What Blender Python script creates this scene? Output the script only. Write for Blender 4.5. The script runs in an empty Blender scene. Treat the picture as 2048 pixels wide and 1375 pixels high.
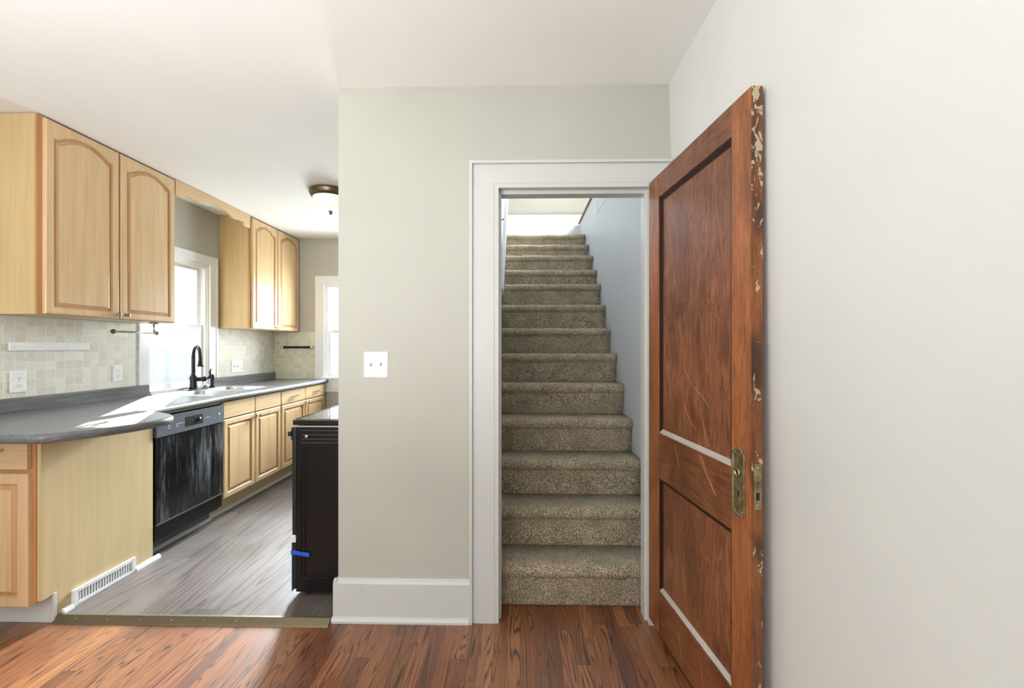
import bpy, bmesh, math, random
from mathutils import Vector, Matrix
random.seed(7)
S = bpy.context.scene
COL = S.collection
PI = math.pi

# ------------------------------------------------------------------ camera, world, sun, area lights, exposure
CAM_H = 1.29
FPX = 820.0
cam_d = bpy.data.cameras.new('camera')
cam_d.sensor_width = 36.0
cam_d.lens = FPX / 2048 * 36
cam_d.shift_y = 6.5 / 2048
cam_d.clip_start = 0.05
cam = bpy.data.objects.new('camera', cam_d)
COL.objects.link(cam)
cam.location = (0, 0, CAM_H)
cam.rotation_euler = (PI / 2, 0, math.atan(16 / FPX))
S.camera = cam

S.view_settings.view_transform = 'Standard'
S.view_settings.look = 'None'
S.view_settings.gamma = 1
S.view_settings.use_curve_mapping = False
S.view_settings.exposure = 0.09
S.cycles.caustics_reflective = False

w = bpy.data.worlds.new('world')
S.world = w
w.use_nodes = True
bg = w.node_tree.nodes['Background']
bg.inputs[0].default_value = (0.86, 0.92, 1.0, 1)
bg.inputs[1].default_value = 1.5

def sun_light():
    d = bpy.data.lights.new('sun', 'SUN')
    d.energy = 28.0
    d.angle = math.radians(0.6)
    d.color = (1.0, 0.95, 0.86)
    o = bpy.data.objects.new('sun', d)
    COL.objects.link(o)
    el = math.radians(21.5)
    v = Vector((0.54 * math.cos(el), -0.84 * math.cos(el), -math.sin(el)))
    o.rotation_euler = v.to_track_quat('-Z', 'Y').to_euler()
    o.location = (-6, 9, 6)
sun_light()

def area(name, loc, aim, sx, sy, power, color=(1, 1, 1), spread=180):
    d = bpy.data.lights.new(name, 'AREA')
    d.shape = 'RECTANGLE'
    d.size = sx
    d.size_y = sy
    d.energy = power
    d.color = color
    d.spread = math.radians(spread)
    o = bpy.data.objects.new(name, d)
    COL.objects.link(o)
    o.location = loc
    o.rotation_euler = (Vector(aim) - Vector(loc)).to_track_quat('-Z', 'Y').to_euler()
    return o
# daylight through the windows, plus added fill for the front room
area('far_window_daylight', (-1.79, 4.80, 1.48), (-1.62, 1.45, 0.0), 0.60, 0.98, 50, (0.84, 0.92, 1.0), 50)
area('far_window_sky', (-1.79, 4.83, 1.60), (-1.60, 2.0, 1.3), 0.60, 0.80, 55, (0.93, 0.97, 1.0))
area('sink_window_daylight', (-3.35, 3.35, 2.75), (-1.6, 3.1, 0.6), 0.7, 0.5, 60, (0.93, 0.97, 1.0))
area('rear_window_fill', (-1.2, -2.62, 1.55), (-0.9, 2.0, 5.5), 2.3, 1.5, 24, (0.93, 0.975, 1.0))  # added fill from an unseen rear window, tilted up towards the ceiling
area('side_window_daylight', (-2.95, -0.6, 1.6), (0.7, 0.3, 3.4), 1.6, 1.4, 20, (0.97, 0.985, 1.0))
area('ceiling_fill_light', (-1.35, -0.45, 1.25), (-1.45, -0.1, 2.5), 0.6, 0.6, 58, (0.965, 0.98, 1.0))  # added upward fill behind the camera to brighten the ceiling, no fixture
area('upstairs_window_daylight', (1.7, 4.6, 3.9), (0.0, 3.9, 2.4), 0.9, 0.8, 155, (0.89, 0.94, 1.0))

# ------------------------------------------------------------------ materials
MAT = {}
def new_mat(name):
    m = bpy.data.materials.new(name)
    m.use_nodes = True
    nt = m.node_tree
    b = nt.nodes['Principled BSDF']
    MAT[name] = m
    return m, nt, b
def lin(c):
    return tuple(((v / 255) / 12.92 if v <= 10 else (((v / 255) + 0.055) / 1.055) ** 2.4) for v in c) + (1,)
def N(nt, typ, **kw):
    n = nt.nodes.new(typ)
    for k, v in kw.items():
        if k.startswith('i_'):
            n.inputs[k[2:].replace('_', ' ')].default_value = v
        else:
            setattr(n, k, v)
    return n
def L(nt, a, b): nt.links.new(a, b)
def coords(nt, scale=(1, 1, 1), rot=(0, 0, 0), loc=(0, 0, 0)):
    g = N(nt, 'ShaderNodeNewGeometry')
    mp = N(nt, 'ShaderNodeMapping')
    mp.inputs['Scale'].default_value = scale
    mp.inputs['Rotation'].default_value = rot
    mp.inputs['Location'].default_value = loc
    L(nt, g.outputs['Position'], mp.inputs['Vector'])
    return mp.outputs['Vector']
def ramp(nt, fac, stops):
    r = N(nt, 'ShaderNodeValToRGB')
    els = r.color_ramp.elements
    while len(els) > 1: els.remove(els[-1])
    els[0].position = stops[0][0]; els[0].color = stops[0][1]
    for p, c in stops[1:]:
        e = els.new(p); e.color = c
    L(nt, fac, r.inputs['Fac'])
    return r.outputs['Color']
def mixc(nt, a, b, fac, mode='MIX'):
    m = N(nt, 'ShaderNodeMix', data_type='RGBA', blend_type=mode)
    for s, v in ((m.inputs[6], a), (m.inputs[7], b), (m.inputs[0], fac)):
        if hasattr(v, 'links'): L(nt, v, s)
        else: s.default_value = v
    return m.outputs[2]
def noise(nt, vec, scale, detail=3, rough=0.5, dist=0.0):
    n = N(nt, 'ShaderNodeTexNoise')
    n.inputs['Scale'].default_value = scale
    n.inputs['Detail'].default_value = detail
    n.inputs['Roughness'].default_value = rough
    n.inputs['Distortion'].default_value = dist
    L(nt, vec, n.inputs['Vector'])
    return n.outputs['Fac']
def bump(nt, b, h, strength, dist=0.002):
    n = N(nt, 'ShaderNodeBump')
    n.inputs['Strength'].default_value = strength
    n.inputs['Distance'].default_value = dist
    L(nt, h, n.inputs['Height'])
    L(nt, n.outputs['Normal'], b.inputs['Normal'])
def math_(nt, op, a, b=None, c=None):
    m = N(nt, 'ShaderNodeMath', operation=op)
    for i, v in enumerate((a, b, c)):
        if v is None: continue
        if hasattr(v, 'links'): L(nt, v, m.inputs[i])
        else: m.inputs[i].default_value = v
    return m.outputs[0]

def paint(name, rgb, rough=0.6, var=0.04, bs=0.15, spec=0.3):
    m, nt, b = new_mat(name)
    v = coords(nt)
    n1 = noise(nt, v, 1.6, 4)
    c = lin(rgb)
    lo = tuple(x * (1 - var) for x in c[:3]) + (1,)
    hi = tuple(min(1, x * (1 + var)) for x in c[:3]) + (1,)
    L(nt, ramp(nt, n1, [(0.3, lo), (0.7, hi)]), b.inputs['Base Color'])
    b.inputs['Roughness'].default_value = rough
    b.inputs['Specular IOR Level'].default_value = spec
    bump(nt, b, noise(nt, v, 140, 3), bs, 0.001)
    return m
def plain(name, rgb, rough=0.4, metal=0.0, spec=0.5, coat=0.0, bs=0.0, bscale=200):
    m, nt, b = new_mat(name)
    v = coords(nt)
    c = lin(rgb)
    n1 = noise(nt, v, 60, 3)
    L(nt, ramp(nt, n1, [(0.3, tuple(x * 0.93 for x in c[:3]) + (1,)), (0.7, tuple(min(1, x * 1.05) for x in c[:3]) + (1,))]), b.inputs['Base Color'])
    b.inputs['Roughness'].default_value = rough
    b.inputs['Metallic'].default_value = metal
    b.inputs['Specular IOR Level'].default_value = spec
    b.inputs['Coat Weight'].default_value = coat
    if bs: bump(nt, b, noise(nt, v, bscale, 3), bs, 0.001)
    return m

paint('greige_wall_paint', (190, 189, 178), 0.55)
paint('white_wall_paint', (226, 228, 225), 0.6)
paint('ceiling_paint', (246, 246, 243), 0.75, 0.02)
paint('stair_wall_paint', (198, 202, 205), 0.45, 0.03)
paint('white_trim_paint', (208, 210, 207), 0.32, 0.02, 0.08, 0.5)
paint('window_trim_paint', (240, 241, 241), 0.3, 0.02, 0.05, 0.5)
plain('white_plastic', (244, 244, 243), 0.25)
plain('ivory_plastic', (226, 224, 208), 0.3)
plain('dark_slot', (30, 30, 30), 0.7)
plain('black_enamel', (6, 6, 7), 0.3, 0, 0.35, 0.0, 0.06, 350)
plain('black_satin', (22, 22, 23), 0.35)
plain('black_glass', (8, 8, 10), 0.04, 0, 0.6, 1.0)
plain('oven_glass', (14, 15, 17), 0.08, 0, 0.6, 0.5)
plain('faucet_bronze', (38, 38, 40), 0.28, 0.6)
plain('chrome', (205, 206, 208), 0.12, 1.0)
plain('brushed_nickel', (185, 180, 172), 0.28, 1.0)
plain('bronze_metal', (112, 98, 78), 0.35, 0.9)
plain('threshold_bronze', (122, 112, 90), 0.42, 0.55)
plain('teal_film', (40, 128, 150), 0.3)
plain('blue_tape', (30, 95, 215), 0.55)
plain('white_foam', (235, 236, 238), 0.6)
plain('shadow_gap', (40, 26, 16), 0.8)
plain('grass_ground', (112, 114, 108), 0.9)

def wood_maple(name, rgb, var=0.10, rough=0.33, horiz=False, green=0.0):
    m, nt, b = new_mat(name)
    sc = (30, 30, 1.6) if not horiz else (2.0, 2.0, 38)
    v = coords(nt, sc)
    n1 = noise(nt, v, 1.0, 5, 0.6, 0.4)
    v2 = coords(nt, (3, 3, 0.8) if not horiz else (0.9, 0.9, 4))
    n2 = noise(nt, v2, 1.3, 3)
    c = lin(rgb)
    lo = (c[0] * (1 - var), c[1] * (1 - var * 1.35), c[2] * (1 - var * 1.9), 1)
    hi = (min(1, c[0] * (1 + var * .6)), min(1, c[1] * (1 + var * .6)), min(1, c[2] * (1 + var * .6)), 1)
    base = ramp(nt, n1, [(0.3, lo), (0.62, hi)])
    tone = ramp(nt, n2, [(0.3, (0.90, 0.88 + green * .1, 0.80, 1)), (0.7, (1.0, 1.0, 1.0, 1))])
    L(nt, mixc(nt, base, tone, 1.0, 'MULTIPLY'), b.inputs['Base Color'])
    b.inputs['Roughness'].default_value = rough
    b.inputs['Coat Weight'].default_value = 0.35
    b.inputs['Coat Roughness'].default_value = 0.22
    bump(nt, b, n1, 0.05, 0.001)
    return m
wood_maple('maple_door', (224, 193, 152))
wood_maple('maple_rail', (224, 193, 152), horiz=True)
wood_maple('maple_box', (214, 187, 140), 0.07, 0.4)
wood_maple('maple_panel', (220, 197, 152), 0.06, 0.4)
wood_maple('maple_edge', (196, 146, 98), 0.14, 0.4)
wood_maple('maple_profile', (206, 166, 122), 0.12, 0.35)

def planks(name, length, width, tones, grain_dark, grain_amt, rough, seam, ring_scale, coat=0.3, crough=None):
    m, nt, b = new_mat(name)
    g = N(nt, 'ShaderNodeNewGeometry')
    sx = N(nt, 'ShaderNodeSeparateXYZ')
    L(nt, g.outputs['Position'], sx.inputs[0])
    rowf = math_(nt, 'DIVIDE', sx.outputs['X'], width)
    row = math_(nt, 'FLOOR', rowf)
    w1 = N(nt, 'ShaderNodeTexWhiteNoise', noise_dimensions='1D')
    L(nt, row, w1.inputs['W'])
    segf = math_(nt, 'ADD', math_(nt, 'DIVIDE', sx.outputs['Y'], length), math_(nt, 'MULTIPLY', w1.outputs['Value'], 7.3))
    seg = math_(nt, 'FLOOR', segf)
    wn = N(nt, 'ShaderNodeTexWhiteNoise', noise_dimensions='2D')
    c2 = N(nt, 'ShaderNodeCombineXYZ')
    L(nt, row, c2.inputs['X']); L(nt, seg, c2.inputs['Y'])
    L(nt, c2.outputs[0], wn.inputs['Vector'])
    rv = wn.outputs['Value']
    ex = math_(nt, 'MULTIPLY', math_(nt, 'PINGPONG', rowf, 0.5), width)
    ey = math_(nt, 'MULTIPLY', math_(nt, 'PINGPONG', segf, 0.5), length)
    seamf = math_(nt, 'LESS_THAN', math_(nt, 'MINIMUM', ex, ey), seam)
    # grain space: stretched along the plank, shifted per plank
    gx = math_(nt, 'ADD', math_(nt, 'MULTIPLY', sx.outputs['X'], ring_scale), math_(nt, 'MULTIPLY', rv, 37.0))
    gy = math_(nt, 'ADD', math_(nt, 'MULTIPLY', sx.outputs['Y'], ring_scale * 0.06), math_(nt, 'MULTIPLY', rv, 11.0))
    gv = N(nt, 'ShaderNodeCombineXYZ')
    L(nt, gx, gv.inputs['X']); L(nt, gy, gv.inputs['Y'])
    big = noise(nt, gv.outputs[0], 0.5, 1.6, 0.45, 0.15)
    rings = math_(nt, 'SINE', math_(nt, 'MULTIPLY', big, 130.0))
    rings = math_(nt, 'POWER', math_(nt, 'MULTIPLY_ADD', rings, 0.5, 0.5), 4.5)
    fine = noise(nt, gv.outputs[0], 9.0, 4, 0.65)
    mask = ramp(nt, noise(nt, gv.outputs[0], 1.4, 2), [(0.35, (0.35, 0.35, 0.35, 1)), (0.55, (1, 1, 1, 1))])
    gr = math_(nt, 'MULTIPLY', rings, mask)
    gr = math_(nt, 'MULTIPLY', gr, math_(nt, 'MULTIPLY_ADD', fine, 1.3, 0.45))
    gr = math_(nt, 'MINIMUM', gr, 1.0)
    base = ramp(nt, rv, [(i / (len(tones) - 1), lin(t)) for i, t in enumerate(tones)])
    f2 = ramp(nt, fine, [(0.3, (0.84, 0.82, 0.80, 1)), (0.7, (1.1, 1.1, 1.1, 1))])
    base = mixc(nt, base, f2, 1.0, 'MULTIPLY')
    base = mixc(nt, base, lin(grain_dark), math_(nt, 'MULTIPLY', gr, grain_amt))
    blotch = noise(nt, g.outputs['Position'], 2.2, 4, 0.6)
    base = mixc(nt, base, ramp(nt, blotch, [(0.35, (0.72, 0.66, 0.62, 1)), (0.6, (1.05, 1.05, 1.05, 1))]), 0.8, 'MULTIPLY')
    base = mixc(nt, base, lin(tuple(int(x * .35) for x in grain_dark)), math_(nt, 'MULTIPLY', seamf, 0.75))
    # dust specks
    sp = noise(nt, g.outputs['Position'], 95, 2)
    base = mixc(nt, base, lin((215, 200, 180)), math_(nt, 'MULTIPLY', math_(nt, 'GREATER_THAN', sp, 0.77), 0.35))
    L(nt, base, b.inputs['Base Color'])
    rr = N(nt, 'ShaderNodeMapRange')
    rr.inputs['To Min'].default_value = rough * 0.8
    rr.inputs['To Max'].default_value = rough * 1.3
    L(nt, blotch, rr.inputs['Value'])
    L(nt, rr.outputs[0], b.inputs['Roughness'])
    b.inputs['Coat Weight'].default_value = coat
    b.inputs['Coat Roughness'].default_value = crough or rough * 0.8
    h = math_(nt, 'SUBTRACT', math_(nt, 'MULTIPLY', fine, 0.25), math_(nt, 'ADD', seamf, math_(nt, 'MULTIPLY', gr, 0.3)))
    bump(nt, b, h, 0.35, 0.0008)
    return m
planks('oak_floor', 0.85, 0.057, [(142, 86, 50), (162, 104, 64), (112, 66, 41), (172, 114, 72), (150, 93, 56)], (52, 28, 16), 0.9, 0.30, 0.0007, 30, 0.85, 0.42)
planks('vinyl_floor', 1.22, 0.18, [(106, 97, 92), (126, 117, 112), (94, 86, 82), (116, 107, 102)], (66, 60, 60), 0.75, 0.34, 0.0010, 11, 0.15)

def carpet():
    m, nt, b = new_mat('stair_carpet')
    g = N(nt, 'ShaderNodeNewGeometry')
    f = noise(nt, g.outputs['Position'], 165, 3, 0.75)
    f2 = noise(nt, g.outputs['Position'], 360, 2, 0.8)
    s = math_(nt, 'MULTIPLY_ADD', f2, 0.5, math_(nt, 'MULTIPLY', f, 0.5))
    c = ramp(nt, s, [(0.38, lin((50, 38, 24))), (0.455, lin((116, 102, 80))), (0.515, lin((184, 170, 144))), (0.59, lin((242, 229, 203)))])
    big = noise(nt, g.outputs['Position'], 9, 3, 0.6)
    c = mixc(nt, c, ramp(nt, big, [(0.35, (0.78, 0.76, 0.72, 1)), (0.62, (1.08, 1.07, 1.05, 1))]), 0.8, 'MULTIPLY')
    L(nt, c, b.inputs['Base Color'])
    b.inputs['Roughness'].default_value = 0.95
    b.inputs['Specular IOR Level'].default_value = 0.1
    b.inputs['Sheen Weight'].default_value = 0.25
    b.inputs['Sheen Roughness'].default_value = 0.5
    bump(nt, b, s, 0.9, 0.006)
carpet()

def old_wood(name, c1, c2, c3, scale=1.0, rough=0.38, chips=False, horiz=False):
    """object-space so grain follows the leaf: local x across, z up"""
    m, nt, b = new_mat(name)
    tc = N(nt, 'ShaderNodeTexCoord')
    def mp(sc):
        q = N(nt, 'ShaderNodeMapping'); q.inputs['Scale'].default_value = sc
        L(nt, tc.outputs['Object'], q.inputs['Vector']); return q.outputs['Vector']
    v = mp((24 * scale, 24 * scale, 3.4 * scale) if not horiz else (3.4, 20, 26))
    grain = noise(nt, v, 1.0, 8, 0.74, 3.0)
    mott = noise(nt, mp((6, 6, 2.0)), 1.2, 4, 0.6, 0.8)
    fine = noise(nt, mp((120, 120, 6) if not horiz else (6, 120, 120)), 1.0, 3, 0.6)
    base = ramp(nt, grain, [(0.28, lin(c1)), (0.5, lin(c2)), (0.72, lin(c3))])
    base = mixc(nt, base, ramp(nt, mott, [(0.36, (0.50, 0.42, 0.42, 1)), (0.58, (1.1, 1.08, 1.05, 1))]), 0.75, 'MULTIPLY')
    base = mixc(nt, base, ramp(nt, fine, [(0.35, (0.8, 0.78, 0.76, 1)), (0.6, (1.05, 1.05, 1.05, 1))]), 0.7, 'MULTIPLY')
    sp = noise(nt, mp((90, 90, 60)), 1.0, 2)
    base = mixc(nt, base, lin((190, 160, 130)), math_(nt, 'MULTIPLY', math_(nt, 'GREATER_THAN', sp, 0.76), 0.5))
    if chips:
        sz = N(nt, 'ShaderNodeSeparateXYZ'); L(nt, tc.outputs['Object'], sz.inputs[0])
        ch = noise(nt, mp((40, 40, 22)), 1.0, 4, 0.62, 0.6)
        up = N(nt, 'ShaderNodeMapRange'); up.inputs['From Min'].default_value = 1.2; up.inputs['From Max'].default_value = 1.9
        up.inputs['To Min'].default_value = 0.63; up.inputs['To Max'].default_value = 0.55
        L(nt, sz.outputs['Z'], up.inputs['Value'])
        chm = math_(nt, 'GREATER_THAN', ch, up.outputs[0])
        dk = noise(nt, mp((8, 8, 3)), 1.0, 3)
        base = mixc(nt, base, lin((30, 18, 10)), ramp(nt, dk, [(0.55, (0, 0, 0, 1)), (0.68, (0.8, 0.8, 0.8, 1))]))
        base = mixc(nt, base, lin((196, 184, 150)), math_(nt, 'MULTIPLY', chm, 0.85))
    L(nt, base, b.inputs['Base Color'])
    b.inputs['Roughness'].default_value = rough
    b.inputs['Coat Weight'].default_value = 0.25
    b.inputs['Coat Roughness'].default_value = 0.3
    bump(nt, b, grain, 0.12, 0.001)
old_wood('door_stile_wood', (112, 66, 36), (164, 100, 58), (190, 122, 74))
old_wood('door_rail_wood', (78, 48, 30), (134, 82, 52), (158, 102, 66), horiz=True)
old_wood('door_panel_wood', (74, 40, 26), (138, 86, 56), (182, 122, 84), 1.35)
old_wood('door_edge_wood', (84, 46, 20), (134, 78, 34), (156, 96, 48), chips=True)
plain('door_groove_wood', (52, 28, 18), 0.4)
paint('ledge_reflection', (206, 200, 192), 0.5, 0.12, 0.3)  # kitchen light reflected by the ledge mouldings, put into their colour
plain('scratched_wood', (206, 150, 104), 0.6)

def brass():
    m, nt, b = new_mat('tarnished_brass')
    v = coords(nt)
    n = noise(nt, v, 45, 4, 0.6)
    L(nt, ramp(nt, n, [(0.3, lin((122, 108, 72))), (0.5, lin((160, 146, 106))), (0.7, lin((184, 172, 136)))]), b.inputs['Base Color'])
    b.inputs['Metallic'].default_value = 0.85
    b.inputs['Roughness'].default_value = 0.36
    bump(nt, b, n, 0.2, 0.001)
brass()

def counter_mat():
    m, nt, b = new_mat('counter_laminate')
    v = coords(nt, (60, 3, 60))
    n = noise(nt, v, 1.0, 5, 0.6, 0.3)
    f = noise(nt, coords(nt), 300, 2)
    c = ramp(nt, n, [(0.3, lin((84, 85, 85))), (0.7, lin((124, 126, 127)))])
    c = mixc(nt, c, ramp(nt, f, [(0.4, (0.85, 0.85, 0.85, 1)), (0.6, (1.1, 1.1, 1.1, 1))]), 0.7, 'MULTIPLY')
    L(nt, c, b.inputs['Base Color'])
    b.inputs['Roughness'].default_value = 0.3
    b.inputs['Specular IOR Level'].default_value = 0.6
    bump(nt, b, n, 0.08, 0.0008)
counter_mat()

def tile_mat(name, axis, warm=0.0):
    m, nt, b = new_mat(name)
    g = N(nt, 'ShaderNodeNewGeometry')
    sx = N(nt, 'ShaderNodeSeparateXYZ'); L(nt, g.outputs['Position'], sx.inputs[0])
    cb = N(nt, 'ShaderNodeCombineXYZ')
    wob = noise(nt, g.outputs['Position'], 18, 2)
    L(nt, math_(nt, 'MULTIPLY_ADD', wob, 0.006, sx.outputs[axis]), cb.inputs['X'])
    L(nt, math_(nt, 'MULTIPLY_ADD', wob, 0.006, sx.outputs['Z']), cb.inputs['Y'])
    br = N(nt, 'ShaderNodeTexBrick')
    br.offset = 0.0
    br.inputs['Scale'].default_value = 1
    br.inputs['Brick Width'].default_value = 0.0505
    br.inputs['Row Height'].default_value = 0.0505
    br.inputs['Mortar Size'].default_value = 0.0022
    br.inputs['Mortar Smooth'].default_value = 0.5
    br.inputs['Color1'].default_value = lin((212, 206, 190 - 12 * warm))
    br.inputs['Color2'].default_value = lin((230, 226, 213 - 14 * warm))
    br.inputs['Mortar'].default_value = lin((242, 240, 232))
    L(nt, cb.outputs[0], br.inputs['Vector'])
    pit = noise(nt, g.outputs['Position'], 70, 5, 0.7)
    c = mixc(nt, br.outputs['Color'], ramp(nt, pit, [(0.32, (0.78, 0.75, 0.70, 1)), (0.5, (1, 1, 1, 1))]), 0.7, 'MULTIPLY')
    L(nt, c, b.inputs['Base Color'])
    b.inputs['Roughness'].default_value = 0.5
    h = math_(nt, 'SUBTRACT', math_(nt, 'MULTIPLY', pit, 0.35), br.outputs['Fac'])
    bump(nt, b, h, 0.6, 0.003)
tile_mat('tumbled_tile', 'Y')
tile_mat('tumbled_tile_far', 'X', 1.0)

def steel():
    m, nt, b = new_mat('stainless_steel')
    v = coords(nt, (200, 8, 200))
    n = noise(nt, v, 1.0, 3)
    L(nt, ramp(nt, n, [(0.3, lin((176, 178, 180))), (0.7, lin((214, 216, 218)))]), b.inputs['Base Color'])
    b.inputs['Metallic'].default_value = 1.0
    b.inputs['Roughness'].default_value = 0.28
steel()

def dishwasher_front():
    m, nt, b = new_mat('smeared_black_gloss')
    g = N(nt, 'ShaderNodeNewGeometry')
    sx = N(nt, 'ShaderNodeSeparateXYZ'); L(nt, g.outputs['Position'], sx.inputs[0])
    v = coords(nt, (1, 11, 1.3), (0.12, 0, 0))
    st = noise(nt, v, 2.0, 5, 0.7, 0.7)
    blob = noise(nt, coords(nt, (1, 3.2, 2.4), (0.3, 0, 0), (0, 0.3, 0.1)), 1.0, 3)
    k = math_(nt, 'MULTIPLY', ramp(nt, st, [(0.47, (0, 0, 0, 1)), (0.7, (1, 1, 1, 1))]), ramp(nt, blob, [(0.34, (0, 0, 0, 1)), (0.6, (1, 1, 1, 1))]))
    sp = noise(nt, g.outputs['Position'], 120, 2)
    k2 = math_(nt, 'MULTIPLY', math_(nt, 'GREATER_THAN', sp, 0.74), 0.35)
    kk = math_(nt, 'MAXIMUM', math_(nt, 'MULTIPLY', k, 0.6), k2)
    L(nt, mixc(nt, lin((16, 17, 19)), lin((150, 155, 162)), kk), b.inputs['Base Color'])
    b.inputs['Roughness'].default_value = 0.16
    b.inputs['Coat Weight'].default_value = 0.4
dishwasher_front()
plain('dishwasher_grey_sheen', (104, 108, 115), 0.25, 0, 0.6)  # black control panel lightened with its window reflection; kick plate plain grey
plain('label_grey', (190, 192, 195), 0.5)

def glass():
    m = bpy.data.materials.new('window_glass'); m.use_nodes = True
    nt = m.node_tree
    for n in list(nt.nodes):
        if n.type == 'BSDF_PRINCIPLED': nt.nodes.remove(n)
    out = [n for n in nt.nodes if n.type == 'OUTPUT_MATERIAL'][0]
    t = N(nt, 'ShaderNodeBsdfTransparent'); t.inputs[0].default_value = (0.96, 0.98, 0.98, 1)
    gl = N(nt, 'ShaderNodeBsdfGlossy'); gl.inputs['Roughness'].default_value = 0.02
    mx = N(nt, 'ShaderNodeMixShader'); mx.inputs[0].default_value = 0.06
    L(nt, t.outputs[0], mx.inputs[1]); L(nt, gl.outputs[0], mx.inputs[2]); L(nt, mx.outputs[0], out.inputs[0])
    MAT['window_glass'] = m
glass()
def lamp_glass():
    m, nt, b = new_mat('frosted_lamp_glass')
    b.inputs['Base Color'].default_value = lin((248, 244, 232))
    b.inputs['Roughness'].default_value = 0.35
    b.inputs['Emission Color'].default_value = (1, 0.96, 0.88, 1)
    b.inputs['Emission Strength'].default_value = 0.45
lamp_glass()
def siding():
    m, nt, b = new_mat('pale_siding')
    g = N(nt, 'ShaderNodeNewGeometry')
    sx = N(nt, 'ShaderNodeSeparateXYZ'); L(nt, g.outputs['Position'], sx.inputs[0])
    fr = math_(nt, 'FRACT', math_(nt, 'DIVIDE', sx.outputs['Z'], 0.2))
    L(nt, ramp(nt, noise(nt, g.outputs['Position'], 8, 3), [(0.3, lin((236, 241, 244))), (0.7, lin((244, 248, 250)))]), b.inputs['Base Color'])
    b.inputs['Roughness'].default_value = 0.7
    bump(nt, b, fr, 0.3, 0.004)
siding()

# ------------------------------------------------------------------ mesh helpers
class MB:
    def __init__(s):
        s.bm = bmesh.new()
    def box(s, x0, x1, y0, y1, z0, z1, mi=0):
        x0, x1 = sorted((x0, x1)); y0, y1 = sorted((y0, y1)); z0, z1 = sorted((z0, z1))
        vs = [s.bm.verts.new(p) for p in ((x0, y0, z0), (x1, y0, z0), (x1, y1, z0), (x0, y1, z0), (x0, y0, z1), (x1, y0, z1), (x1, y1, z1), (x0, y1, z1))]
        for f in ((0, 3, 2, 1), (4, 5, 6, 7), (0, 1, 5, 4), (1, 2, 6, 5), (2, 3, 7, 6), (3, 0, 4, 7)):
            s.bm.faces.new([vs[i] for i in f]).material_index = mi
        return s
    def loft(s, rings, cap=True, closed=True, mi=0, smooth=False):
        R = [[s.bm.verts.new(p) for p in r] for r in rings]
        n = len(R[0])
        for a, b in zip(R[:-1], R[1:]):
            for i in range(n if closed else n - 1):
                j = (i + 1) % n
                try:
                    f = s.bm.faces.new((a[i], a[j], b[j], b[i])); f.material_index = mi; f.smooth = smooth
                except ValueError: pass
        if cap and closed:
            s.bm.faces.new(list(reversed(R[0]))).material_index = mi
            s.bm.faces.new(R[-1]).material_index = mi
        return s
    def tube(s, pts, r, n=12, mi=0, cap=True):
        pts = [Vector(p) for p in pts]
        rs = r if isinstance(r, (list, tuple)) else [r] * len(pts)
        rings = []
        t0 = (pts[1] - pts[0]).normalized()
        up = Vector((0, 0, 1)) if abs(t0.z) < 0.9 else Vector((1, 0, 0))
        a = t0.cross(up).normalized()
        for i, p in enumerate(pts):
            if i == 0: t = pts[1] - pts[0]
            elif i == len(pts) - 1: t = pts[-1] - pts[-2]
            else: t = pts[i + 1] - pts[i - 1]
            t.normalize()
            a = (a - t * a.dot(t)).normalized()
            b = t.cross(a)
            rings.append([p + (a * math.cos(2 * PI * k / n) + b * math.sin(2 * PI * k / n)) * rs[i] for k in range(n)])
        return s.loft(rings, cap, True, mi, True)
    def lathe(s, c, prof, n=32, mi=0, axis='Z'):
        c = Vector(c); rings = []
        for r, h in prof:
            ring = []
            for k in range(n):
                a = 2 * PI * k / n
                ca, sa = math.cos(a) * max(r, 1e-4), math.sin(a) * max(r, 1e-4)
                ring.append(c + (Vector((ca, sa, h)) if axis == 'Z' else Vector((h, ca, sa)) if axis == 'X' else Vector((sa, h, ca))))
            rings.append(ring)
        return s.loft(rings, True, True, mi, True)
    def prism(s, poly, a0, a1, axis='X', mi=0):
        """poly of 2-D points in the other two axes (in order), from a0 to a1"""
        def P(a, p):
            return (a, p[0], p[1]) if axis == 'X' else (p[0], a, p[1]) if axis == 'Y' else (p[0], p[1], a)
        return s.loft([[P(a0, p) for p in poly], [P(a1, p) for p in poly]], True, True, mi)
    def build(s, name, mat, parent=None, bevel=0.0, seg=2, smooth=None):
        bm = s.bm
        bmesh.ops.recalc_face_normals(bm, faces=bm.faces)
        if bevel > 0:
            es = [e for e in bm.edges if len(e.link_faces) == 2 and e.calc_face_angle(0) > 0.6]
            bmesh.ops.bevel(bm, geom=es, offset=bevel, segments=seg, profile=0.7, affect='EDGES', clamp_overlap=True)
        off = Vector((0, 0, 0))
        if parent is not None:
            inv = parent_world(parent).inverted()
            if not parent.get('_local'):
                bmesh.ops.transform(bm, matrix=inv, verts=bm.verts)
        me = bpy.data.meshes.new(name)
        bm.to_mesh(me); bm.free()
        for m in (mat if isinstance(mat, (list, tuple)) else [mat]):
            me.materials.append(MAT[m])
        o = bpy.data.objects.new(name, me)
        COL.objects.link(o)
        if parent is not None: o.parent = parent
        if smooth:
            for p in me.polygons: p.use_smooth = True
        return o
def parent_world(o):
    m = Matrix.LocRotScale(o.location, o.rotation_euler, o.scale)
    return parent_world(o.parent) @ m if o.parent else m

def tag(o, label, cat, group=None):
    o['label'] = label; o['category'] = cat
    if group: o['group'] = group
    return o
def thing(name, label, cat, loc=(0, 0, 0), group=None):
    o = bpy.data.objects.new(name, None)
    o.empty_display_size = 0.1
    COL.objects.link(o)
    o.location = loc
    return tag(o, label, cat, group)
def struct(o, label=None, cat=None):
    o['kind'] = 'structure'
    if label: o['label'] = label
    if cat: o['category'] = cat
    return o
def rot2(x, y, a): return (x * math.cos(a) - y * math.sin(a), x * math.sin(a) + y * math.cos(a))

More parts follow.
